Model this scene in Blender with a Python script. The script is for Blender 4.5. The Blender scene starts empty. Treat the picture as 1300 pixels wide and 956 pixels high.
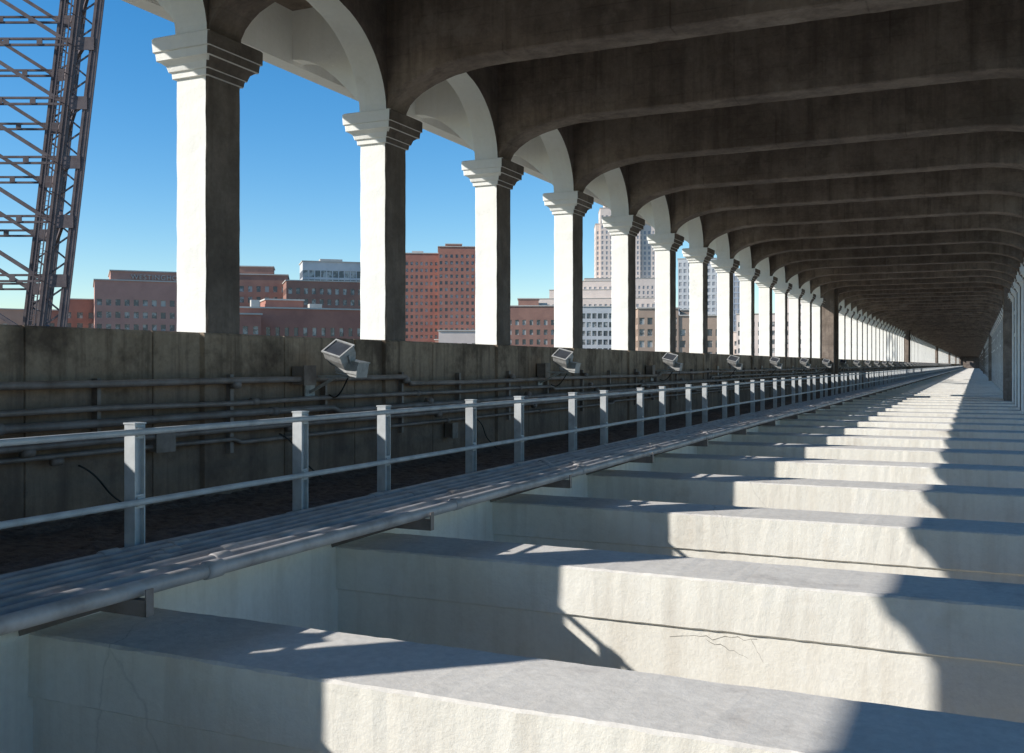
import bpy, bmesh, math, random
from mathutils import Vector, Matrix
random.seed(7)
R = math.radians
scene = bpy.context.scene

# ------------------------------------------------------------------ constants (metres, eye level z = 0)
S = 3.38            # bay length
C0 = 8.16           # y of reference column
NMIN, NMAX = -9, 150
XL = -7.0           # inner face of left colonnade
XLO = -7.41
XR = 1.5            # inner face of right colonnade
ZW = -1.34          # side walkway level
ZB = -1.70          # top of floor beams
ZCAP = 3.30
ZBEAM = 3.88
ZSLAB = 4.90
XWALK = -5.46
PIERS = (14, 33, 60, 90, 120)
cy = lambda n: C0 + S * n
YMIN, YMAX = cy(NMIN) - S / 2, cy(NMAX) + S / 2

# ------------------------------------------------------------------ materials
def nt(name):
    m = bpy.data.materials.new(name)
    m.use_nodes = True
    t = m.node_tree
    return m, t, t.nodes, t.links, t.nodes["Principled BSDF"]

def noise(n, l, pos, scale, detail=3, rough=0.6, sc=None, dist=0.0):
    t = n.new("ShaderNodeTexNoise")
    t.inputs["Scale"].default_value = scale
    t.inputs["Detail"].default_value = detail
    t.inputs["Roughness"].default_value = rough
    t.inputs["Distortion"].default_value = dist
    if sc:
        mp = n.new("ShaderNodeMapping")
        mp.inputs["Scale"].default_value = sc
        l.new(pos, mp.inputs[0])
        l.new(mp.outputs[0], t.inputs["Vector"])
    else:
        l.new(pos, t.inputs["Vector"])
    return t.outputs["Fac"]

def ramp(n, l, fac, a, b, ca=(0, 0, 0, 1), cb=(1, 1, 1, 1)):
    r = n.new("ShaderNodeValToRGB")
    r.color_ramp.elements[0].position = a
    r.color_ramp.elements[1].position = b
    r.color_ramp.elements[0].color = ca
    r.color_ramp.elements[1].color = cb
    l.new(fac, r.inputs[0])
    return r.outputs[0]

def mix(n, l, fac, a, b, mode='MIX'):
    m = n.new("ShaderNodeMix")
    m.data_type = 'RGBA'
    m.blend_type = mode
    for s, v in ((0, fac), (6, a), (7, b)):
        if isinstance(v, (int, float)):
            m.inputs[s].default_value = v
        elif isinstance(v, tuple):
            m.inputs[s].default_value = (v[0], v[1], v[2], 1)
        else:
            l.new(v, m.inputs[s])
    return m.outputs[2]

def math_n(n, l, op, a, b=0.0):
    m = n.new("ShaderNodeMath")
    m.operation = op
    for i, v in enumerate((a, b)):
        if isinstance(v, (int, float)):
            m.inputs[i].default_value = v
        else:
            l.new(v, m.inputs[i])
    return m.outputs[0]

def concrete(name, c1, c2, dirt, dirt_lo=0.52, dirt_hi=0.75, dirt_amt=0.7, streak=0.5, streak_col=None,
             fine=0.25, bump=0.25, crack=0.0, rough=0.85, boards=0.0, patch=None, patch_amt=0.0, soot=None, rnd=0.0):
    m, t, n, l, bs = nt(name)
    g = n.new("ShaderNodeNewGeometry")
    pos = g.outputs["Position"]
    nb = noise(n, l, pos, 1.3, 5, 0.68)
    col = mix(n, l, ramp(n, l, nb, 0.35, 0.5), c1, c2)
    col = mix(n, l, math_n(n, l, 'MULTIPLY', ramp(n, l, nb, dirt_lo, dirt_hi), dirt_amt), col, dirt)
    if streak:
        st = ramp(n, l, noise(n, l, pos, 1.0, 4, 0.65, sc=(5, 5, 0.35)), 0.48, 0.70)
        col = mix(n, l, math_n(n, l, 'MULTIPLY', st, streak), col, streak_col or dirt)
    f = noise(n, l, pos, 16, 4, 0.75)
    if patch is not None:
        p = ramp(n, l, noise(n, l, pos, 1.1, 5, 0.7), 0.55, 0.68)
        col = mix(n, l, math_n(n, l, 'MULTIPLY', p, patch_amt), col, patch)
    fr = ramp(n, l, f, 0.25, 0.75, (1 - fine, 1 - fine, 1 - fine, 1), (1, 1, 1, 1))
    col = mix(n, l, 1.0, col, fr, 'MULTIPLY')
    if rnd:
        oi = n.new("ShaderNodeObjectInfo")
        rr = ramp(n, l, oi.outputs["Random"], 0.0, 1.0, (1 - rnd, 1 - rnd, 1 - rnd, 1), (1, 1, 1, 1))
        col = mix(n, l, 1.0, col, rr, 'MULTIPLY')
    hgt = f
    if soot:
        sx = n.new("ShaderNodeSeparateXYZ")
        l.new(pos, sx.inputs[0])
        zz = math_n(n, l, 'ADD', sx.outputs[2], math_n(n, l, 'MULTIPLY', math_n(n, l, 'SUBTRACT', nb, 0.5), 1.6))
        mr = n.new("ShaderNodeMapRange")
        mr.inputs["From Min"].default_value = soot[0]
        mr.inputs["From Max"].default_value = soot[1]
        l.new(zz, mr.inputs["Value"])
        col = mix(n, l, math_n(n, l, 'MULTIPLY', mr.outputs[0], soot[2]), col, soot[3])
    if boards:
        sx = n.new("ShaderNodeSeparateXYZ")
        l.new(pos, sx.inputs[0])
        fz = math_n(n, l, 'FRACT', math_n(n, l, 'DIVIDE', sx.outputs[2], 0.23))
        ln = ramp(n, l, math_n(n, l, 'ABSOLUTE', math_n(n, l, 'SUBTRACT', fz, 0.5)), 0.0, 0.05, (1, 1, 1, 1), (0, 0, 0, 1))
        fx = math_n(n, l, 'FRACT', math_n(n, l, 'DIVIDE', sx.outputs[0], 2.13))
        lx = ramp(n, l, math_n(n, l, 'ABSOLUTE', math_n(n, l, 'SUBTRACT', fx, 0.5)), 0.0, 0.006, (1, 1, 1, 1), (0, 0, 0, 1))
        ln = math_n(n, l, 'MAXIMUM', math_n(n, l, 'MULTIPLY', ln, 0.5), lx)
        ln = math_n(n, l, 'MULTIPLY', ln, ramp(n, l, nb, 0.4, 0.6))
        col = mix(n, l, math_n(n, l, 'MULTIPLY', ln, boards), col, tuple(x * 0.5 for x in dirt))
    if crack:
        v = n.new("ShaderNodeTexVoronoi")
        v.feature = 'DISTANCE_TO_EDGE'
        v.inputs["Scale"].default_value = 0.45
        dn = n.new("ShaderNodeTexNoise")
        dn.inputs["Scale"].default_value = 3.5
        dn.inputs["Detail"].default_value = 4
        l.new(pos, dn.inputs["Vector"])
        ad = mix(n, l, 0.16, pos, dn.outputs["Color"])
        l.new(ad, v.inputs["Vector"])
        cr = ramp(n, l, v.outputs["Distance"], 0.0, 0.0022, (1, 1, 1, 1), (0, 0, 0, 1))
        cm = ramp(n, l, noise(n, l, pos, 0.5, 1), 0.57, 0.64)
        cr = math_n(n, l, 'MULTIPLY', cr, cm)
        col = mix(n, l, math_n(n, l, 'MULTIPLY', cr, crack), col, (0.3, 0.28, 0.24))
    b = n.new("ShaderNodeBump")
    b.inputs["Strength"].default_value = bump
    b.inputs["Distance"].default_value = 0.02
    l.new(hgt, b.inputs["Height"])
    l.new(b.outputs[0], bs.inputs["Normal"])
    l.new(col, bs.inputs["Base Color"])
    bs.inputs["Roughness"].default_value = rough
    bs.inputs["Specular IOR Level"].default_value = 0.2
    return m

def simple(name, c, rough=0.5, metal=0.0, var=0.25, scale=6, bump=0.0, c2=None, lo=0.4, hi=0.7, spec=0.5):
    m, t, n, l, bs = nt(name)
    g = n.new("ShaderNodeNewGeometry")
    pos = g.outputs["Position"]
    nf = noise(n, l, pos, scale, 4, 0.65)
    c2 = c2 or tuple(x * (1 - var) for x in c)
    col = mix(n, l, ramp(n, l, nf, lo, hi), c, c2)
    l.new(col, bs.inputs["Base Color"])
    bs.inputs["Roughness"].default_value = rough
    bs.inputs["Metallic"].default_value = metal
    bs.inputs["Specular IOR Level"].default_value = spec
    if bump:
        b = n.new("ShaderNodeBump")
        b.inputs["Strength"].default_value = bump
        b.inputs["Distance"].default_value = 0.03
        l.new(nf, b.inputs["Height"])
        l.new(b.outputs[0], bs.inputs["Normal"])
    return m

M_WHITE = concrete("painted_concrete", (0.94, 0.92, 0.86), (0.92, 0.90, 0.84), (0.68, 0.63, 0.54),
                   0.62, 0.78, 0.55, 0.16, fine=0.05, bump=0.28)
M_CREAM = concrete("cream_painted_concrete", (0.94, 0.895, 0.80), (0.90, 0.85, 0.75), (0.60, 0.52, 0.42),
                   0.58, 0.8, 0.7, 0.32, fine=0.08, bump=0.35, crack=0.22, patch=(0.94, 0.91, 0.85), patch_amt=0.5, rnd=0.04)
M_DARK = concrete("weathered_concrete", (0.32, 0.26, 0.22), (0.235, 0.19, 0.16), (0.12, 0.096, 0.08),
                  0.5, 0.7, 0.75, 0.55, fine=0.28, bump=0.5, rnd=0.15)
M_CEIL = concrete("ceiling_concrete", (0.44, 0.355, 0.285), (0.34, 0.27, 0.22), (0.17, 0.132, 0.106),
                  0.48, 0.70, 0.8, 0.65, fine=0.25, bump=0.45, boards=0.75, patch=(0.52, 0.44, 0.365), patch_amt=0.45, rnd=0.22)
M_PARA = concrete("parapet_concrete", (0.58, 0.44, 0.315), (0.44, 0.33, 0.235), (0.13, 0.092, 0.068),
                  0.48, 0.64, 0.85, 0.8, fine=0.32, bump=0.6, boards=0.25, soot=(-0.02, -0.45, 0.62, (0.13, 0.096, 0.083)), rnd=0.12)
M_TOP = concrete("beam_top_concrete", (0.93, 0.88, 0.81), (0.86, 0.81, 0.745), (0.50, 0.455, 0.42),
                 0.56, 0.72, 0.75, 0.0, fine=0.22, bump=0.22, crack=0.5, patch=(0.94, 0.90, 0.84), patch_amt=0.4, rnd=0.1)
M_WALK = simple("ballast_dirt", (0.165, 0.128, 0.11), 0.95, var=0.6, scale=14, bump=1.0)
M_RAIL = simple("grey_blue_paint", (0.56, 0.58, 0.585), 0.5, var=0.3, scale=5, c2=(0.40, 0.415, 0.425))
M_PIPE = simple("grey_conduit", (0.47, 0.45, 0.44), 0.45, var=0.45, scale=3, bump=0.1, c2=(0.27, 0.245, 0.235))
M_WPIPE = simple("dirty_wall_pipe", (0.25, 0.215, 0.20), 0.5, var=0.5, scale=3, c2=(0.12, 0.093, 0.078))
M_BLACK = simple("black_rubber", (0.02, 0.02, 0.02), 0.5)
M_CRACK = simple("crack_shadow", (0.16, 0.14, 0.11), 0.9)
M_STEEL = simple("dark_painted_steel", (0.145, 0.11, 0.105), 0.65, var=0.4, scale=1.5, c2=(0.08, 0.06, 0.062), spec=0.3)
M_LAMP = simple("lamp_grey_paint", (0.46, 0.455, 0.44), 0.45, var=0.35, scale=12)
M_GLASS = simple("lamp_glass", (0.06, 0.065, 0.075), 0.28, var=0.3, spec=0.4)
M_WIN = simple("window_glass", (0.09, 0.095, 0.105), 0.15, var=0.5, scale=0.35, spec=0.7, c2=(0.42, 0.41, 0.39), lo=0.48, hi=0.58)
M_WINL = simple("hazed_window_glass", (0.34, 0.33, 0.335), 0.2, scale=0.2, c2=(0.46, 0.44, 0.44))  # far windows: distance haze put into the glass colour as a paler tone

def wallmat(name, c, c2):
    return simple(name, c, 0.9, scale=0.25, c2=c2, spec=0.2)
M_BR1 = wallmat("red_brick", (0.44, 0.205, 0.15), (0.36, 0.165, 0.125))
M_BR2 = wallmat("brown_brick", (0.37, 0.205, 0.155), (0.29, 0.16, 0.125))
M_BR3 = wallmat("rose_brick", (0.54, 0.30, 0.235), (0.47, 0.26, 0.205))
M_TAN = wallmat("tan_stone", (0.80, 0.66, 0.56), (0.72, 0.59, 0.50))
M_SAND = wallmat("sand_brick", (0.50, 0.36, 0.265), (0.43, 0.305, 0.225))
M_GREY = wallmat("grey_stone", (0.62, 0.61, 0.59), (0.52, 0.52, 0.51))
M_BLUE = wallmat("blue_grey_panel", (0.42, 0.46, 0.52), (0.36, 0.40, 0.46))
M_TRIM = wallmat("pale_trim", (0.60, 0.55, 0.48), (0.50, 0.46, 0.40))

# ------------------------------------------------------------------ mesh helpers
def link(o, parent=None):
    scene.collection.objects.link(o)
    if parent:
        o.parent = parent
    return o

def empty(name):
    e = bpy.data.objects.new(name, None)
    e.empty_display_size = 0.5
    return link(e)

def mesh(name, verts, faces, mats, fm=None, smooth=False):
    me = bpy.data.meshes.new(name)
    me.from_pydata([tuple(v) for v in verts], [], faces)
    for m in mats:
        me.materials.append(m)
    bm = bmesh.new()
    bm.from_mesh(me)
    bmesh.ops.recalc_face_normals(bm, faces=bm.faces)
    bm.to_mesh(me)
    bm.free()
    if fm:
        for p in me.polygons:
            p.material_index = fm(p) if callable(fm) else fm[p.index]
    if smooth:
        for p in me.polygons:
            p.use_smooth = True
    return me

def obj(name, me, parent=None, loc=(0, 0, 0), rz=0.0):
    o = bpy.data.objects.new(name, me)
    o.location = loc
    o.rotation_euler = (0, 0, rz)
    return link(o, parent)

class MB:
    def __init__(s):
        s.v = []; s.f = []; s.m = []
    def add(s, vs, fs, mi=0):
        b = len(s.v)
        s.v += [tuple(v) for v in vs]
        s.f += [tuple(b + i for i in f) for f in fs]
        s.m += [mi] * len(fs)
    def box(s, x0, x1, y0, y1, z0, z1, mi=0, M=None):
        vs = [Vector((x, y, z)) for x in (x0, x1) for y in (y0, y1) for z in (z0, z1)]
        if M is not None:
            vs = [M @ v for v in vs]
        s.add(vs, [(0, 1, 3, 2), (4, 6, 7, 5), (0, 4, 5, 1), (2, 3, 7, 6), (0, 2, 6, 4), (1, 5, 7, 3)], mi)
    def member(s, p, q, w, h, mi=0, up=Vector((0, 0, 1))):
        p = Vector(p); q = Vector(q)
        d = (q - p).normalized()
        a = d.cross(up)
        if a.length < 1e-3:
            a = d.cross(Vector((0, 1, 0)))
        a.normalize()
        b = a.cross(d).normalized()
        vs = []
        for c in (p, q):
            for sa, sb in ((-1, -1), (1, -1), (1, 1), (-1, 1)):
                vs.append(c + a * sa * w / 2 + b * sb * h / 2)
        s.add(vs, [(0, 1, 2, 3), (7, 6, 5, 4), (0, 4, 5, 1), (1, 5, 6, 2), (2, 6, 7, 3), (3, 7, 4, 0)], mi)
    def tube(s, pts, r, seg=10, mi=0, cap=True):
        pts = [Vector(p) for p in pts]
        rings = []
        for i, p in enumerate(pts):
            d = (pts[min(i + 1, len(pts) - 1)] - pts[max(i - 1, 0)]).normalized()
            a = d.cross(Vector((0, 0, 1)))
            if a.length < 1e-3:
                a = d.cross(Vector((1, 0, 0)))
            a.normalize()
            b = d.cross(a).normalized()
            rr = r[i] if isinstance(r, (list, tuple)) else r
            rings.append([p + (a * math.cos(t) + b * math.sin(t)) * rr for t in [2 * math.pi * k / seg for k in range(seg)]])
        vs = [v for rg in rings for v in rg]
        fs = []
        for i in range(len(pts) - 1):
            for k in range(seg):
                k2 = (k + 1) % seg
                fs.append((i * seg + k, i * seg + k2, (i + 1) * seg + k2, (i + 1) * seg + k))
        if cap:
            fs.append(tuple(range(seg)))
            fs.append(tuple(reversed(range((len(pts) - 1) * seg, len(pts) * seg))))
        s.add(vs, fs, mi)
    def loft(s, rings, mi=0):
        k = len(rings[0])
        vs = [v for r in rings for v in r]
        fs = []
        for i in range(len(rings) - 1):
            for j in range(k):
                j2 = (j + 1) % k
                fs.append((i * k + j, i * k + j2, (i + 1) * k + j2, (i + 1) * k + j))
        fs.append(tuple(range(k)))
        fs.append(tuple(reversed(range((len(rings) - 1) * k, len(rings) * k))))
        s.add(vs, fs, mi)
    def mesh(s, name, mats, smooth=False, fm=None):
        return mesh(name, s.v, s.f, mats, fm or list(s.m), smooth)

J = lambda a: random.uniform(-a, a)

# ------------------------------------------------------------------ columns
def column_mesh(name, zbase):
    b = MB()
    xc, hx, hy = (XL + XLO) / 2, 0.205, 0.255
    prof = []
    z = zbase
    while z < 2.88:
        prof.append((z, 0.0, 0.003)); z += 0.16
    prof += [(2.90, 0, .003), (2.905, .03, .002), (2.965, .035, .003), (2.97, .055, .002), (3.03, .075, .003), (3.065, .115, .003),
             (3.07, .14, .002), (3.15, .145, .003), (3.155, .165, .002), (3.285, .17, .004), (3.30, .155, .002)]
    rings = []
    for z, o, j in prof:
        c = 0.018
        a, d = hx + o, hy + o
        pts = [(-a + c, -d), (a - c, -d), (a, -d + c), (a, d - c), (a - c, d), (-a + c, d), (-a, d - c), (-a, -d + c)]
        rings.append([Vector((xc + x + J(j), y + J(j), z)) for x, y in pts])
    b.loft(rings)
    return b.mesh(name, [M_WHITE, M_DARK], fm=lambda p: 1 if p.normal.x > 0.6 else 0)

def spandrel_mesh():
    b = MB()
    w, rise, N = 1.435, 1.15, 30
    ys = [-S / 2] + [-w + 0.0] + [-w * math.cos(math.pi * k / N) for k in range(1, N)] + [w] + [S / 2]
    zs = []
    for y in ys:
        if abs(y) >= w - 1e-6:
            zs.append(ZCAP)
        else:
            zs.append(ZCAP + rise * math.sqrt(1 - (y / w) ** 2))
    top = ZSLAB
    vs = []
    for y, z in zip(ys, zs):
        jj = J(0.006) if ZCAP + .05 < z else 0
        vs += [(XL, y, z + jj), (XLO, y, z + jj), (XL, y, top), (XLO, y, top)]
    fs = []
    for i in range(len(ys) - 1):
        a, c = i * 4, (i + 1) * 4
        fs += [(a, c, c + 2, a + 2), (a + 1, a + 3, c + 3, c + 1), (a, a + 1, c + 1, c)]
    b.add(vs, fs)
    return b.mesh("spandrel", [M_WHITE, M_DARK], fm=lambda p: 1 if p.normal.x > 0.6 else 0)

def bracket_mesh():
    b = MB()
    xo = -8.60
    n = 12
    rings = []
    for k in range(n + 1):
        t = k / n
        x = XLO + (xo - XLO) * t
        z = 3.42 + (4.22 - 3.42) * math.sin(t * math.pi / 2)
        rings.append([Vector((x, -.12, z)), Vector((x, .12, z)), Vector((x, .12, ZSLAB)), Vector((x, -.12, ZSLAB))])
    b.loft(rings)
    return b.mesh("bracket", [M_WHITE])

def ceiling_beam_mesh(seed):
    random.seed(seed)
    b = MB()
    x0, x1 = XL - .03, XR + .03
    hr = 1.5
    rings = []
    n = 84
    for k in range(n + 1):
        x = x0 + (x1 - x0) * k / n
        zb = ZBEAM
        for e, sgn in ((XL, 1), (XR, -1)):
            d = (x - e) * sgn
            if d < hr:
                t = max(0.0, min(1.0, d / hr))
                zb = min(zb, ZCAP + (ZBEAM - ZCAP) * math.sqrt(max(0, 1 - (1 - t) ** 2)))
        hw = 0.24
        c = 0.02
        rings.append([Vector((x, -hw, ZSLAB + .02)), Vector((x, -hw + J(.004), zb + c + J(.006))), Vector((x, -hw + c + J(.006), zb + J(.003))),
                      Vector((x, hw - c + J(.006), zb + J(.003))), Vector((x, hw + J(.004), zb + c + J(.006))), Vector((x, hw, ZSLAB + .02))])
    b.loft(rings)
    return b.mesh("ceiling_beam", [M_CEIL])

XEND = 2.3
def floor_beam_mesh(seed):
    random.seed(seed)
    b = MB()
    x0, x1 = XWALK, XEND - .3
    rings = []
    n = 90
    y0, y1 = -0.25, 0.60
    ph = random.random() * 6
    for k in range(n + 1):
        x = x0 + (x1 - x0) * k / n
        w = 0.006 * math.sin(x * 1.7 + ph)
        c = 0.016
        pr = [(y0 + .035, -3.3), (y0 + .035, ZB - .42), (y0 + J(.003), ZB - .40 + J(.003)), (y0 + J(.004) + w, ZB - c + J(.005)), (y0 + c + J(.006) + w, ZB + J(.002)),
              (y1 - c + J(.006), ZB + J(.002)), (y1 + J(.004), ZB - c + J(.005)), (y1, ZB - .40), (y1 - .035, ZB - .42), (y1 - .035, -3.3)]
        rings.append([Vector((x, y, z)) for y, z in pr])
    b.loft(rings)
    return b.mesh("floor_beam", [M_CREAM, M_TOP], fm=lambda p: 1 if p.center.z > ZB - .02 else 0)

def parapet_mesh():
    b = MB()
    zt, zb = 0.32, -3.3
    pl = [(XLO, -S / 2), (XL, -S / 2), (XL, -1.0), (XL - .015, -.993), (XL - .015, -.987), (XL, -.98), (XL, -.36), (XL + .045, -.34), (XL + .045, .34), (XL, .36),
          (XL, .98), (XL - .015, .987), (XL - .015, .993), (XL, 1.0), (XL, S / 2), (XLO, S / 2)]
    rings = []
    for z, o in ((zb, 0), (-1.0, 0), (zt - .02, 0), (zt, .02)):
        rings.append([Vector((x - (o if x > XLO + .1 else -o), y, z)) for x, y in pl])
    b.loft(rings)
    return b.mesh("parapet_section", [M_PARA])

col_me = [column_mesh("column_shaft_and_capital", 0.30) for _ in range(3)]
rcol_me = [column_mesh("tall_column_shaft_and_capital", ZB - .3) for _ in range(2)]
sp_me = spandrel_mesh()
br_me = bracket_mesh()
cb_me = [ceiling_beam_mesh(i + 20) for i in range(4)]
fb_me = [floor_beam_mesh(i + 40) for i in range(4)]
pa_me = parapet_mesh()
random.seed(3)

colonnade = empty("arched_colonnade")
rcolonnade = empty("arched_colonnade")
parapet = empty("parapet_wall")
ceiling = empty("ribbed_concrete_ceiling")
beams = empty("floor_beams")
for n in range(NMIN, NMAX + 1):
    y = cy(n)
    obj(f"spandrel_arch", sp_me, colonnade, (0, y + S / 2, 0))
    obj(f"spandrel_arch", sp_me, rcolonnade, (XL + XR, y + S / 2, 0), math.pi)
    obj("parapet_section", pa_me, parapet, (0, y, 0))
    if n not in PIERS:
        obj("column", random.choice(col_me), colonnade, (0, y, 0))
        obj("bracket", br_me, colonnade, (0, y, 0))
        obj("column", random.choice(rcol_me), rcolonnade, (XL + XR, y, 0), math.pi)
    obj("rib", random.choice(cb_me), ceiling, (0, y, 0))
    obj("beam", random.choice(fb_me), beams, (0, y, 0))

# piers
b = MB()
for n in PIERS:
    y = cy(n)
    b.box(-7.7, -6.72, y - .85, y + .85, -3.3, ZSLAB - .01)
    b.box(1.25, 2.2, y - .85, y + .85, -3.3, ZSLAB - .01)
    b.box(-6.72, -6.55, y - .35, y - .1, ZW, ZSLAB - .05)
obj("concrete_piers", b.mesh("piers", [M_CEIL]))

# ceiling slab, outer edge girder
b = MB()
b.box(-8.62, XEND, YMIN, YMAX, ZSLAB, ZSLAB + .35)
obj("slab", b.mesh("slab", [M_CEIL]), ceiling)
b = MB()
nseg = int((YMAX - YMIN) / S)
for i in range(nseg):
    b.box(-8.86, -8.60, YMIN + i * S, YMIN + (i + 1) * S - .012, 4.16, 5.75)
obj("edge_girder", b.mesh("edge_girder", [M_WHITE]), colonnade)
b = MB()
b.box(XEND - .3, XEND, YMIN, YMAX, -3.65, ZB + .004)
obj("edge_beam", b.mesh("edge_beam", [M_CREAM]), beams)
b = MB()
b.box(XLO, XEND - .3, YMIN, YMAX, -3.65, -3.3)
obj("lower_deck_slab", b.mesh("lower_slab", [M_CREAM]))

# a real crack in the paint of one beam web
b = MB()
random.seed(5)
yy = C0 - .25 + .035 - .002
def crackline(p0, p1, nseg, amp, w):
    pts = []
    for k in range(nseg + 1):
        t = k / nseg
        pts.append((p0[0] + (p1[0] - p0[0]) * t, p0[1] + (p1[1] - p0[1]) * t + (J(amp) if 0 < k < nseg else 0)))
    vs = []
    for k, (x, z) in enumerate(pts):
        ww = w * (0.3 + random.random())
        vs += [(x, yy, z - ww), (x, yy, z + ww)]
    b.add(vs, [(2 * k, 2 * k + 2, 2 * k + 3, 2 * k + 1) for k in range(nseg)])
crackline((-2.25, -2.20), (-1.55, -2.14), 14, .018, .0022)
crackline((-1.95, -2.19), (-1.62, -2.30), 9, .014, .0018)
crackline((-1.60, -2.14), (-1.50, -2.32), 6, .01, .0015)
obj("crack", b.mesh("crack", [M_CRACK]), beams)

# side walkway with ballast surface
b = MB()
b.box(XL - .01, XWALK, YMIN, YMAX, -3.3, ZW - .03)
obj("walkway_base", b.mesh("walkway_base", [M_CREAM]))
vs, fs = [], []
ny, nx = 900, 14
for j in range(ny + 1):
    t = j / ny
    y = -6 + 60 * t
    for i in range(nx + 1):
        x = XL + (XWALK - .05 - XL) * i / nx
        z = ZW + random.uniform(-.018, .012) + (0.03 if i < 2 else 0) - (0.03 if i == nx else 0)
        vs.append((x, y, z))
for j in range(ny):
    for i in range(nx):
        a = j * (nx + 1) + i
        fs.append((a, a + 1, a + nx + 2, a + nx + 1))
far = len(vs)
vs += [(XL, 54, ZW), (XWALK - .05, 54, ZW), (XWALK - .05, YMAX, ZW), (XL, YMAX, ZW)]
fs.append((far, far + 1, far + 2, far + 3))
vs += [(XL, YMIN, ZW), (XWALK - .05, YMIN, ZW), (XWALK - .05, -6, ZW), (XL, -6, ZW)]
fs.append((far + 4, far + 5, far + 6, far + 7))
obj("walkway", mesh("ballast", vs, fs, [M_WALK]))

# tunnel end
b = MB()
b.box(-7.4, -4.0, YMAX - .5, YMAX, -3.3, ZSLAB)
b.box(-1.0, 2.3, YMAX - .5, YMAX, -3.3, ZSLAB)
b.box(-4.0, -1.0, YMAX - .5, YMAX, 1.6, ZSLAB)
b.box(-7.4, 2.3, YMAX + 6, YMAX + 6.3, -3.3, ZSLAB)
obj("end_wall", b.mesh("end_wall", [M_DARK]))

# ------------------------------------------------------------------ conduit rack
rack = empty("conduit_rack")
b = MB()
npipe = 7
ZP = -1.325
px = [-4.50 - i * 0.150 for i in range(npipe)]
pr = 0.050
for i, x in enumerate(px):
    pts = []
    y = YMIN
    while y < YMAX:
        near = y < 60
        pts.append((x + (J(.006) if near else 0), y, ZP + (J(.008) if near else 0)))
        y += 1.69 if near else 30
    b.tube(pts, pr, 16)
    # couplings
    y = cy(-3) + 0.35 + (i % 3) * .25
    while y < 120:
        b.tube([(x, y - .08, ZP), (x, y - .07, ZP), (x, y + .07, ZP), (x, y + .08, ZP)], [pr + .002, pr + .010, pr + .010, pr + .002], 16)
        y += S * (1 + i % 2)
obj("conduits", b.mesh("conduits", [M_PIPE], smooth=True), rack)
b = MB()
for n in range(NMIN, 60):
    y = cy(n) - .3
    b.box(-5.47, -4.40, y - .03, y + .03, ZP - .107, ZP - .055)
    b.box(-5.47, -4.40, y - .03, y - .022, ZP - .15, ZP - .107)
    b.box(-4.405, -4.395, y - .03, y + .03, ZP - .15, ZP + .01)
    b.member((-5.46, y, -1.68), (-4.75, y, ZP - .12), .05, .05)
obj("support_brackets", b.mesh("support_brackets", [M_WPIPE]), rack)

# ------------------------------------------------------------------ handrail
rail = empty("handrail")
b = MB()
xr = -5.53
for n in range(NMIN, NMAX):
    for dy in (-.70, .71):
        y = cy(n) + dy
        # H-section post: two flanges + web
        b.box(xr - .05, xr + .05, y - .05, y - .040, ZW, -.43)
        b.box(xr - .05, xr + .05, y + .040, y + .05, ZW, -.43)
        b.box(xr - .006, xr + .012, y - .040, y + .040, ZW, -.43)
        b.box(xr - .056, xr + .056, y - .056, y + .056, -.43, -.418)
        b.box(xr - .09, xr + .06, y - .09, y + .09, ZW - .02, ZW + .014)
        for zz in (-.483, -.986):
            b.box(xr + .046, xr + .060, y - .034, y + .034, zz - .034, zz + .034)
            b.box(xr + .04, xr + .046, y - .040, y + .040, zz - .05, zz + .05)
obj("posts", b.mesh("posts", [M_RAIL]), rail)
b = MB()
for zz in (-.483, -.986):
    pts = [(xr + .082 + J(.002), YMIN + i * S / 2, zz + J(.003)) for i in range(int((YMAX - YMIN) / (S / 2)) + 1)]
    b.tube(pts, .024, 12)
obj("rails", b.mesh("rails", [M_RAIL], smooth=True), rail)

# ------------------------------------------------------------------ wall pipes and boxes
wp = empty("wall_pipes")
b = MB()
for z, r, x, ph in ((-.20, .034, -6.86, 0), (-.385, .028, -6.86, 1), (-.50, .038, -6.84, 2), (-.70, .030, -6.86, 3), (-.80, .022, -6.88, 4)):
    pts = []
    y = YMIN
    k = 0
    zz = z
    while y < YMAX:
        if y < 80:
            st = S / 2
            if k % 7 == (ph * 3) % 7 and y > -5:
                pts.append((x, y, zz))
                zz = z + random.choice((-.05, 0, .04))
                pts.append((x, y + .12, zz))
            else:
                pts.append((x + J(.008), y, zz + J(.01)))
        else:
            st = 20
            pts.append((x, y, z))
        y += st
        k += 1
    b.tube(pts, r, 10)
    y = cy(-3) + .3 * ph
    while y < 90:
        b.tube([(x, y - .05, z), (x, y + .05, z)], r + .012, 10)
        y += S
obj("pipes", b.mesh("pipes", [M_WPIPE], smooth=True), wp)
b = MB()
for n in range(NMIN, 50):
    y = cy(n)
    b.box(XL + .045, XL + .10, y - .025, y + .025, -.90, -.10)
    b.box(XL + .0, XL + .07, y + S / 2 - .02, y + S / 2 + .02, -.60, -.12)
for y, z, w, h, d in ((9.35, -.12, .20, .20, .16), (7.15, -.72, .22, .16, .14), (12.9, -.95, .14, .2, .12), (16.3, -.1, .2, .24, .15), (22.7, -.12, .2, .2, .15)):
    b.box(XL + .03, XL + .03 + d, y - w / 2, y + w / 2, z - h / 2, z + h / 2)
    b.box(XL + .03 + d, XL + .045 + d, y - w / 2 - .012, y + w / 2 + .012, z - h / 2 - .012, z + h / 2 + .012)
obj("clamps_and_junction_boxes", b.mesh("clamps", [M_WPIPE]), wp)

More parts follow.
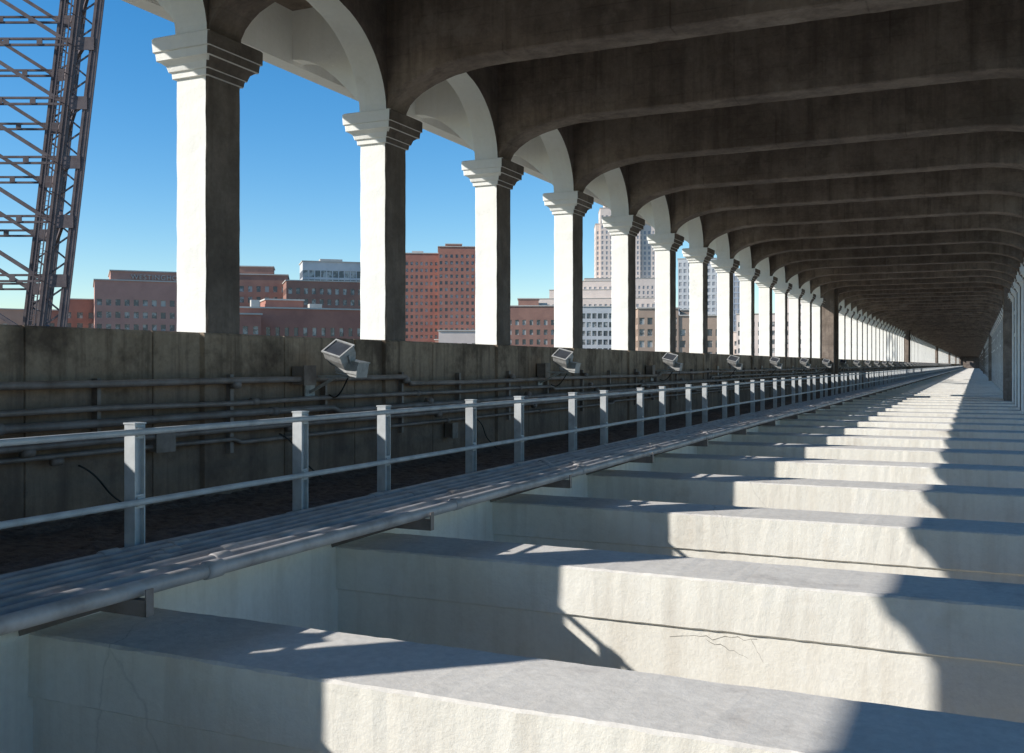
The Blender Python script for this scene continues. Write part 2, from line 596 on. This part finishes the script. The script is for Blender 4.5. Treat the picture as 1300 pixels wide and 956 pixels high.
# ------------------------------------------------------------------ floodlights
def flood_mesh():
    b = MB()
    M = Matrix.Translation((-6.50, -.02, 0.15)) @ Matrix.Rotation(R(-10), 4, 'Z') @ Matrix.Rotation(R(14), 4, 'Y') @ Matrix.Rotation(R(36), 4, 'X') @ Matrix.Scale(.76, 4)
    def ring(a, c, z):
        return [M @ Vector(v) for v in ((-a, -c, z), (a, -c, z), (a, c, z), (-a, c, z))]
    b.loft([ring(.09, .07, -.24), ring(.15, .12, -.21), ring(.18, .15, -.08), ring(.18, .15, .04)], 0)
    b.box(-.195, .195, -.165, -.140, .041, .065, 0, M)
    b.box(-.195, .195, .140, .165, .041, .065, 0, M)
    b.box(-.195, -.170, -.139, .139, .041, .065, 0, M)
    b.box(.170, .195, -.139, .139, .041, .065, 0, M)
    b.box(-.169, .169, -.138, .138, .042, .050, 1, M)
    for k in range(-3, 4):
        b.box(k * .028 - .004, k * .028 + .004, -.06, .06, -.275, -.24, 0, M)
    for sx in (-1, 1):
        b.box(sx * .20 - .006, sx * .20 + .006, -.02, .02, -.31, -.02, 0, M)
    b.box(-.205, .205, -.02, .02, -.325, -.31, 0, M)
    M2 = Matrix.Translation((-6.43, .12, -0.03)) @ Matrix.Rotation(R(10), 4, 'Y')
    b.box(-.13, .15, -.10, .12, -.09, .07, 0, M2)
    b.box(-.14, .16, -.11, .13, .071, .085, 0, M2)
    b.box(-.135, .155, -.115, -.101, -.06, .04, 0, M2)
    b.box(-6.97, -6.40, .05, .10, -.15, -.12, 0)
    b.member((-6.97, .075, -.32), (-6.60, .075, -.14), .03, .03, 0)
    b.box(-6.985, -6.965, -.01, .17, -.38, -.04, 0)
    pts = []
    for k in range(13):
        t = k / 12
        pts.append((-6.46 - .38 * t, .12 + .16 * t, -.12 - .22 * math.sin(t * math.pi * .7) - .05 * t))
    b.tube(pts, .009, 6, 2)
    return b.mesh("floodlight", [M_LAMP, M_GLASS, M_BLACK])
fm_ = flood_mesh()
y = 9.5 - 6.76 * 2
while y < 320:
    obj("floodlight", fm_, None, (0, y, 0), 0)
    y += 6.76
# loose cables
b = MB()
for (ya, za, yb, zb_, sag) in ((8.9, -.75, 9.5, -1.29, .06), (6.2, -.85, 6.7, -1.3, .06), (13.6, -.8, 14.1, -1.3, .06)):
    pts = []
    for k in range(15):
        t = k / 14
        pts.append((-6.88 + .12 * t + .03 * math.sin(t * 7), ya + (yb - ya) * t, za + (zb_ - za) * t ** 1.5 - sag * math.sin(math.pi * t)))
    b.tube(pts, .009, 6)
obj("loose_cables", b.mesh("cables", [M_BLACK], smooth=True), wp)

# ------------------------------------------------------------------ steel lattice tower (raised bascule span)
YAW = R(24.7)
U = Vector((math.cos(YAW), math.sin(YAW), 0)); V = Vector((-math.sin(YAW), math.cos(YAW), 0))
org = V * 70
def P(u, v, z):
    return org + U * (u - v * .62) + V * v + Vector((0, 0, z))
b = MB()
def legu(z, side):
    c = -31.95 + (z - 2.8) * 0.116
    return c if side else c - 15.5
Z0, Z1, ST = -27.0, 42.0, 4.1
for v in (0, 7.5):
    for side in (0, 1):
        for o in (-.72, .72):
            b.member(P(legu(Z0, side) + o, v, Z0), P(legu(Z1, side) + o, v, Z1), .46, .5, up=V)
            for e in (-.22, .22):
                b.member(P(legu(Z0, side) + o + e, v - .27, Z0), P(legu(Z1, side) + o + e, v - .27, Z1), .08, .05, up=V)
        z = Z0
        k = 0
        while z < Z1:
            a, c = (-.6, .6) if k % 2 else (.6, -.6)
            b.member(P(legu(z, side) + a, v - .2, z), P(legu(z + .9, side) + c, v - .2, z + .9), .12, .05, up=V)
            z += .9; k += 1
        z = Z0
        while z < Z1:
            b.box(-.62, .62, -.03, .03, -.45, .45, 0, Matrix.Translation(P(legu(z, side), v - .31, z)) @ Matrix.Rotation(YAW, 4, 'Z'))
            z += ST
    z = Z0; k = 0
    while z < Z1:
        l0, r0 = legu(z, 0) + .8, legu(z, 1) - .8
        mid = (legu(z + ST, 0) + legu(z + ST, 1)) / 2
        for dz in (0, .42):
            b.member(P(l0, v, z + dz), P(r0, v, z + dz), .15, .16, up=V)
        for q in range(1, 6):
            t0 = l0 + (r0 - l0) * q / 6
            b.box(-.2, .2, -.02, .02, 0, .42, 0, Matrix.Translation(P(t0, v - .1, z)) @ Matrix.Rotation(YAW, 4, 'Z'))
        b.member(P(r0, v, z), P(mid, v, z + ST), .26, .16, up=V)
        b.member(P(l0, v, z), P(mid, v, z + ST), .26, .16, up=V)
        z += ST; k += 1
z = Z0; k = 0
while z < Z1:
    for side in (0, 1):
        b.member(P(legu(z, side), 0, z), P(legu(z, side), 7.5, z), .25, .3)
        a = (0, 7.5) if k % 2 else (7.5, 0)
        b.member(P(legu(z, side), a[0], z), P(legu(z + ST, side), a[1], z + ST), .2, .2)
    z += ST; k += 1
# ladder
for o in (-1.75, -1.3):
    b.member(P(legu(Z0, 1) + o, -.6, Z0), P(legu(Z1, 1) + o, -.6, Z1), .07, .07, up=V)
z = Z0
while z < Z1:
    b.member(P(legu(z, 1) - 1.75, -.6, z), P(legu(z, 1) - 1.3, -.6, z), .04, .04, up=V)
    z += .33
z = Z0
while z < Z1:
    b.member(P(legu(z, 1) - 1.3, -.6, z), P(legu(z, 1) - .85, 0, z), .05, .05, up=V)
    z += 2.05
obj("steel_lattice_tower", b.mesh("lattice", [M_STEEL]))

# ------------------------------------------------------------------ city
GZ = -27.0
def facade(b, W, D, z0, z1, ox=0, oy=0, fh=3.4, bw=3.0, wf=(.5, .55), rec=.25, mi=0, gi=1, roof=True):
    hx, hy = W / 2, D / 2
    sides = (((ox - hx, oy - hy), (ox + hx, oy - hy)), ((ox + hx, oy - hy), (ox + hx, oy + hy)),
             ((ox + hx, oy + hy), (ox - hx, oy + hy)), ((ox - hx, oy + hy), (ox - hx, oy - hy)))
    nf = max(0, int((z1 - z0 - 1.2) / fh))
    for (p, q) in sides:
        p = Vector((p[0], p[1], 0)); q = Vector((q[0], q[1], 0))
        ln = (q - p).length
        d = (q - p) / ln
        nrm = Vector((d.y, -d.x, 0))
        nb = max(1, round(ln / bw))
        cw = ln / nb
        top = z0 + nf * fh
        b.add([p + Vector((0, 0, top)), q + Vector((0, 0, top)), q + Vector((0, 0, z1)), p + Vector((0, 0, z1))], [(0, 1, 2, 3)], mi)
        for i in range(nb):
            for f in range(nf):
                za = z0 + f * fh; zb = za + fh
                if zb < -8:
                    b.add([p + d * cw * i + Vector((0, 0, za)), p + d * cw * (i + 1) + Vector((0, 0, za)),
                           p + d * cw * (i + 1) + Vector((0, 0, zb)), p + d * cw * i + Vector((0, 0, zb))], [(0, 1, 2, 3)], mi)
                    continue
                a0, a1 = cw * i, cw * (i + 1)
                w0 = a0 + cw * (1 - wf[0]) / 2; w1 = a1 - cw * (1 - wf[0]) / 2
                y0 = za + fh * (1 - wf[1]) * .55; y1 = zb - fh * (1 - wf[1]) * .45
                o = [p + d * a0 + Vector((0, 0, za)), p + d * a1 + Vector((0, 0, za)), p + d * a1 + Vector((0, 0, zb)), p + d * a0 + Vector((0, 0, zb))]
                w = [p + d * w0 + Vector((0, 0, y0)), p + d * w1 + Vector((0, 0, y0)), p + d * w1 + Vector((0, 0, y1)), p + d * w0 + Vector((0, 0, y1))]
                g = [x - nrm * rec for x in w]
                b.add(o + w + g, [(0, 1, 5, 4), (1, 2, 6, 5), (2, 3, 7, 6), (3, 0, 4, 7), (4, 5, 9, 8), (5, 6, 10, 9), (6, 7, 11, 10), (7, 4, 8, 11)], mi)
                b.add(g, [(0, 1, 2, 3)], gi)
    if roof:
        c = [Vector((ox - hx, oy - hy, z1)), Vector((ox + hx, oy - hy, z1)), Vector((ox + hx, oy + hy, z1)), Vector((ox - hx, oy + hy, z1))]
        b.add(c, [(0, 1, 2, 3)], mi)
        t = .3
        b.box(ox - hx - t, ox + hx + t, oy - hy - t, oy + hy + t, z1 + .003, z1 + .35, 2)

def building(name, az, rng, blocks, mats, rot=0, extra=None):
    """az: bearing left of the bridge axis (deg); rng: distance (m)."""
    b = MB()
    for bl in blocks:
        facade(b, **bl)
    if extra:
        extra(b)
    me = mesh(name, b.v, b.f, mats + [M_TRIM], None)
    for p, m_ in zip(me.polygons, b.m):
        p.material_index = m_
    a = R(az)
    return obj(name, me, None, (-math.sin(a) * rng, math.cos(a) * rng, 0), a + R(rot))

bl = lambda W, D, h, ox=0, oy=0, **k: dict(W=W, D=D, z0=GZ, z1=h, ox=ox, oy=oy, **k)
def roofstuff(items):
    def f(b):
        for x, y, z, w, d, h in items:
            b.box(x - w / 2, x + w / 2, y - d / 2, y + d / 2, z + .36, z + .36 + h, 2)
    return f

wh = building("brick_warehouse", 44.6, 330, [bl(30, 30, 24.4, fh=3.6, bw=2.6, wf=(.55, .5)), dict(W=25.5, D=22, z0=24.4, z1=27.2, ox=2.0, oy=-3.9, fh=9, bw=5, wf=(.1, .1))],
              [M_BR3, M_WIN], 3)
cu = bpy.data.curves.new("sign_letters", 'FONT')
cu.body = "WESTINGHOUSE"
cu.size = 2.0; cu.extrude = .12; cu.align_x = 'CENTER'
cu.space_character = 1.15
cu.materials.append(M_TRIM)
to = bpy.data.objects.new("sign_letters", cu)
link(to, wh)
to.location = (3.2, -15.15, 25.0); to.rotation_euler = (R(90), 0, 0)

building("brick_factory", 40.2, 363, [bl(38, 30, 30, fh=3.6, bw=2.8), bl(12, 12, 33.5, ox=8, fh=3.6)], [M_BR2, M_WIN], -4, roofstuff([(-8, 0, 30, 6, 5, 3), (0, -5, 30, 3, 3, 2)]))
building("brick_loft_building", 35.4, 346, [bl(25, 25, 27, fh=3.5, bw=2.6)], [M_BR2, M_WIN], 6)
building("glass_penthouse_block", 34.9, 372, [bl(21, 14, 36.5, fh=3.2, bw=2.2, wf=(.85, .75))], [M_GREY, M_WIN], 6, roofstuff([(0, 0, 36.5, 8, 5, 1.2)]))
building("brick_mill_building", 36.9, 250, [bl(30, 18, 13.0, fh=3.3, bw=2.2, wf=(.45, .6)), bl(9, 9, 15.6, ox=-2, oy=6), bl(16, 14, 11.2, ox=-18, oy=-8, fh=3.3, bw=2.2)], [M_BR1, M_WIN], 10,
         roofstuff([(5, 0, 13, 3, 3, 1.4), (-9, 2, 13, 2, 2, 2.2)]))
building("low_brick_building", 47.9, 352, [bl(10, 12, 20.5), bl(8, 8, 17, ox=-8)], [M_BR2, M_WIN], 0)
building("low_brick_building", 50.6, 366, [bl(20, 16, 17.5), bl(6, 8, 20.5, ox=5)], [M_SAND, M_WIN], 5)
building("brick_apartment_tower", 28.9, 451, [bl(17, 18, 48.5, ox=-8.2, oy=0, fh=2.9, bw=2.2, wf=(.5, .5)), bl(16, 22, 51, ox=8.2, oy=-2.5, fh=2.9, bw=2.4, wf=(.5, .5)), bl(7, 8, 53.5, ox=7, oy=2, fh=2.9)],
         [M_BR1, M_WIN], 0, roofstuff([(-9, 0, 48.5, 5, 5, 1.5)]))
building("beige_low_building", 27.7, 300, [bl(12, 10, 9.8)], [M_TAN, M_WIN], 0)
building("brown_office_block", 23.6, 350, [bl(17, 15, 19.8, fh=3.3, bw=2.3), bl(7, 8, 22.5, ox=-1)], [M_BR2, M_WIN], 0, roofstuff([(4, 0, 19.8, 3, 3, 1.2)]))
building("stone_skyscraper", 18.5, 804, [bl(31, 30, 122, ox=-2, fh=4, bw=3.4, wf=(.45, .6)), bl(24, 24, 129, ox=-2, fh=4, bw=3.4), bl(50, 26, 110, ox=4, oy=1, fh=4, bw=3.4, wf=(.45, .6)), bl(60, 40, 66, ox=0, oy=-8, fh=4, bw=3.4, wf=(.45, .6))],
         [M_TAN, M_WINL], 4)
building("stone_terraced_block", 20.4, 690, [bl(50, 30, 50, fh=4, bw=3.5), bl(34, 24, 56, ox=4, fh=4, bw=3.5), bl(80, 30, 44, ox=6, oy=-3, fh=4, bw=3.5)], [M_TAN, M_WINL], -3)
building("blue_grey_office", 19.9, 400, [bl(13, 12, 22.5, fh=3.4, bw=2, wf=(.75, .6)), bl(7, 8, 19, ox=-10)], [M_GREY, M_WIN], 2)
building("sand_apartment_block", 16.65, 283, [bl(11, 14, 15.2, fh=3.1, bw=2.4, wf=(.65, .6)), bl(3, 4, 17.5, ox=2)], [M_SAND, M_WIN], 8)
building("sand_apartment_block", 14.3, 285, [bl(12, 14, 13.2, fh=3.1, bw=2.4, wf=(.65, .6)), bl(3, 4, 15, ox=-3)], [M_SAND, M_WIN], 8)
building("grey_office_tower", 14.3, 610, [bl(22, 22, 62, fh=3.8, bw=2.6, wf=(.6, .6))], [M_GREY, M_WINL], 0)
building("glass_office_tower", 12.7, 712, [bl(20, 22, 65, fh=3.8, bw=2.4, wf=(.85, .8))], [M_BLUE, M_WINL], 0)
building("tan_office_block", 10.0, 410, [bl(30, 20, 19.5, fh=3.4, bw=2.6), bl(9, 9, 26, ox=6, fh=3.4)], [M_TAN, M_WIN], 0)

random.seed(11)
for mats, nm, cnt in (([M_BR2, M_WIN], "distant_brick_buildings", 16), ([M_TAN, M_WIN], "distant_stone_buildings", 12)):
    b = MB()
    for _ in range(cnt):
        az = R(random.uniform(8, 56)); rg = random.uniform(420, 560)
        x, y = -math.sin(az) * rg, math.cos(az) * rg
        facade(b, random.uniform(14, 30), random.uniform(12, 20), GZ, random.uniform(8, 17), x, y, bw=3.2)
    me = mesh(nm, b.v, b.f, mats + [M_TRIM])
    for p, m_ in zip(me.polygons, b.m):
        p.material_index = m_
    obj(nm, me)

# ground and river
M_GROUND = simple("city_ground", (0.27, 0.23, 0.175), 0.95, scale=0.02, c2=(0.14, 0.13, 0.08), lo=.45, hi=.55)
b = MB()
b.add([(-6000, -6000, GZ), (6000, -6000, GZ), (6000, 6000, GZ), (-6000, 6000, GZ)], [(0, 1, 2, 3)])
obj("ground", b.mesh("ground", [M_GROUND]))
m, t, n, l, bs = nt("river_water")
bs.inputs["Base Color"].default_value = (0.03, 0.05, 0.045, 1)
bs.inputs["Roughness"].default_value = 0.12
g = n.new("ShaderNodeNewGeometry")
bp = n.new("ShaderNodeBump"); bp.inputs["Strength"].default_value = .4
l.new(noise(n, l, g.outputs["Position"], .6, 4), bp.inputs["Height"]); l.new(bp.outputs[0], bs.inputs["Normal"])
b = MB()
pts = [(-400, 20), (-180, 60), (-60, 95), (60, 130), (300, 150)]
vs = []
for x, y in pts:
    vs += [(x, y, GZ + .01), (x, y + 75, GZ + .01)]
b.add(vs, [(2 * i, 2 * i + 2, 2 * i + 3, 2 * i + 1) for i in range(len(pts) - 1)])
obj("river", b.mesh("river", [m]))

# ------------------------------------------------------------------ light
r_, slope = 1.13, 0.71
dirv = Vector((r_, 1.0, -slope * r_)).normalized()      # travel direction of sunlight
el = math.asin(-dirv.z)
az = math.atan2(-dirv.x, -dirv.y)
sd = bpy.data.lights.new("sun", 'SUN')
sd.energy = 5.0
sd.angle = R(0.53)
sd.color = (1.0, 0.975, 0.925)
so = link(bpy.data.objects.new("sun", sd))
so.rotation_euler = dirv.to_track_quat('-Z', 'Y').to_euler()
so.location = (-40, -30, 40)

w = bpy.data.worlds.new("World")
scene.world = w
w.use_nodes = True
wn, wl = w.node_tree.nodes, w.node_tree.links
bg = wn["Background"]
sk = wn.new("ShaderNodeTexSky")
sk.sky_type = 'NISHITA'
sk.sun_disc = False
sk.sun_elevation = el
sk.sun_rotation = az % (2 * math.pi)
sk.altitude = 200
sk.air_density = 1.0
sk.dust_density = 0.2
sk.ozone_density = 2.8
hs = wn.new("ShaderNodeHueSaturation")
hs.inputs["Saturation"].default_value = 1.38
hs.inputs["Value"].default_value = 1.12
wl.new(sk.outputs[0], hs.inputs["Color"])
wl.new(hs.outputs[0], bg.inputs[0])
bg.inputs[1].default_value = 0.15

# ------------------------------------------------------------------ camera
cd = bpy.data.cameras.new("camera")
cd.sensor_width = 36
cd.lens = 36 * 1280 / 1300
cd.shift_y = -15 / 1300
cd.clip_start = 0.05
cd.clip_end = 20000
co = link(bpy.data.objects.new("camera", cd))
co.location = (0, 0, 0)
co.rotation_euler = (R(90), 0, YAW)
scene.camera = co

scene.view_settings.view_transform = 'Standard'
scene.view_settings.look = 'None'
scene.view_settings.exposure = 0
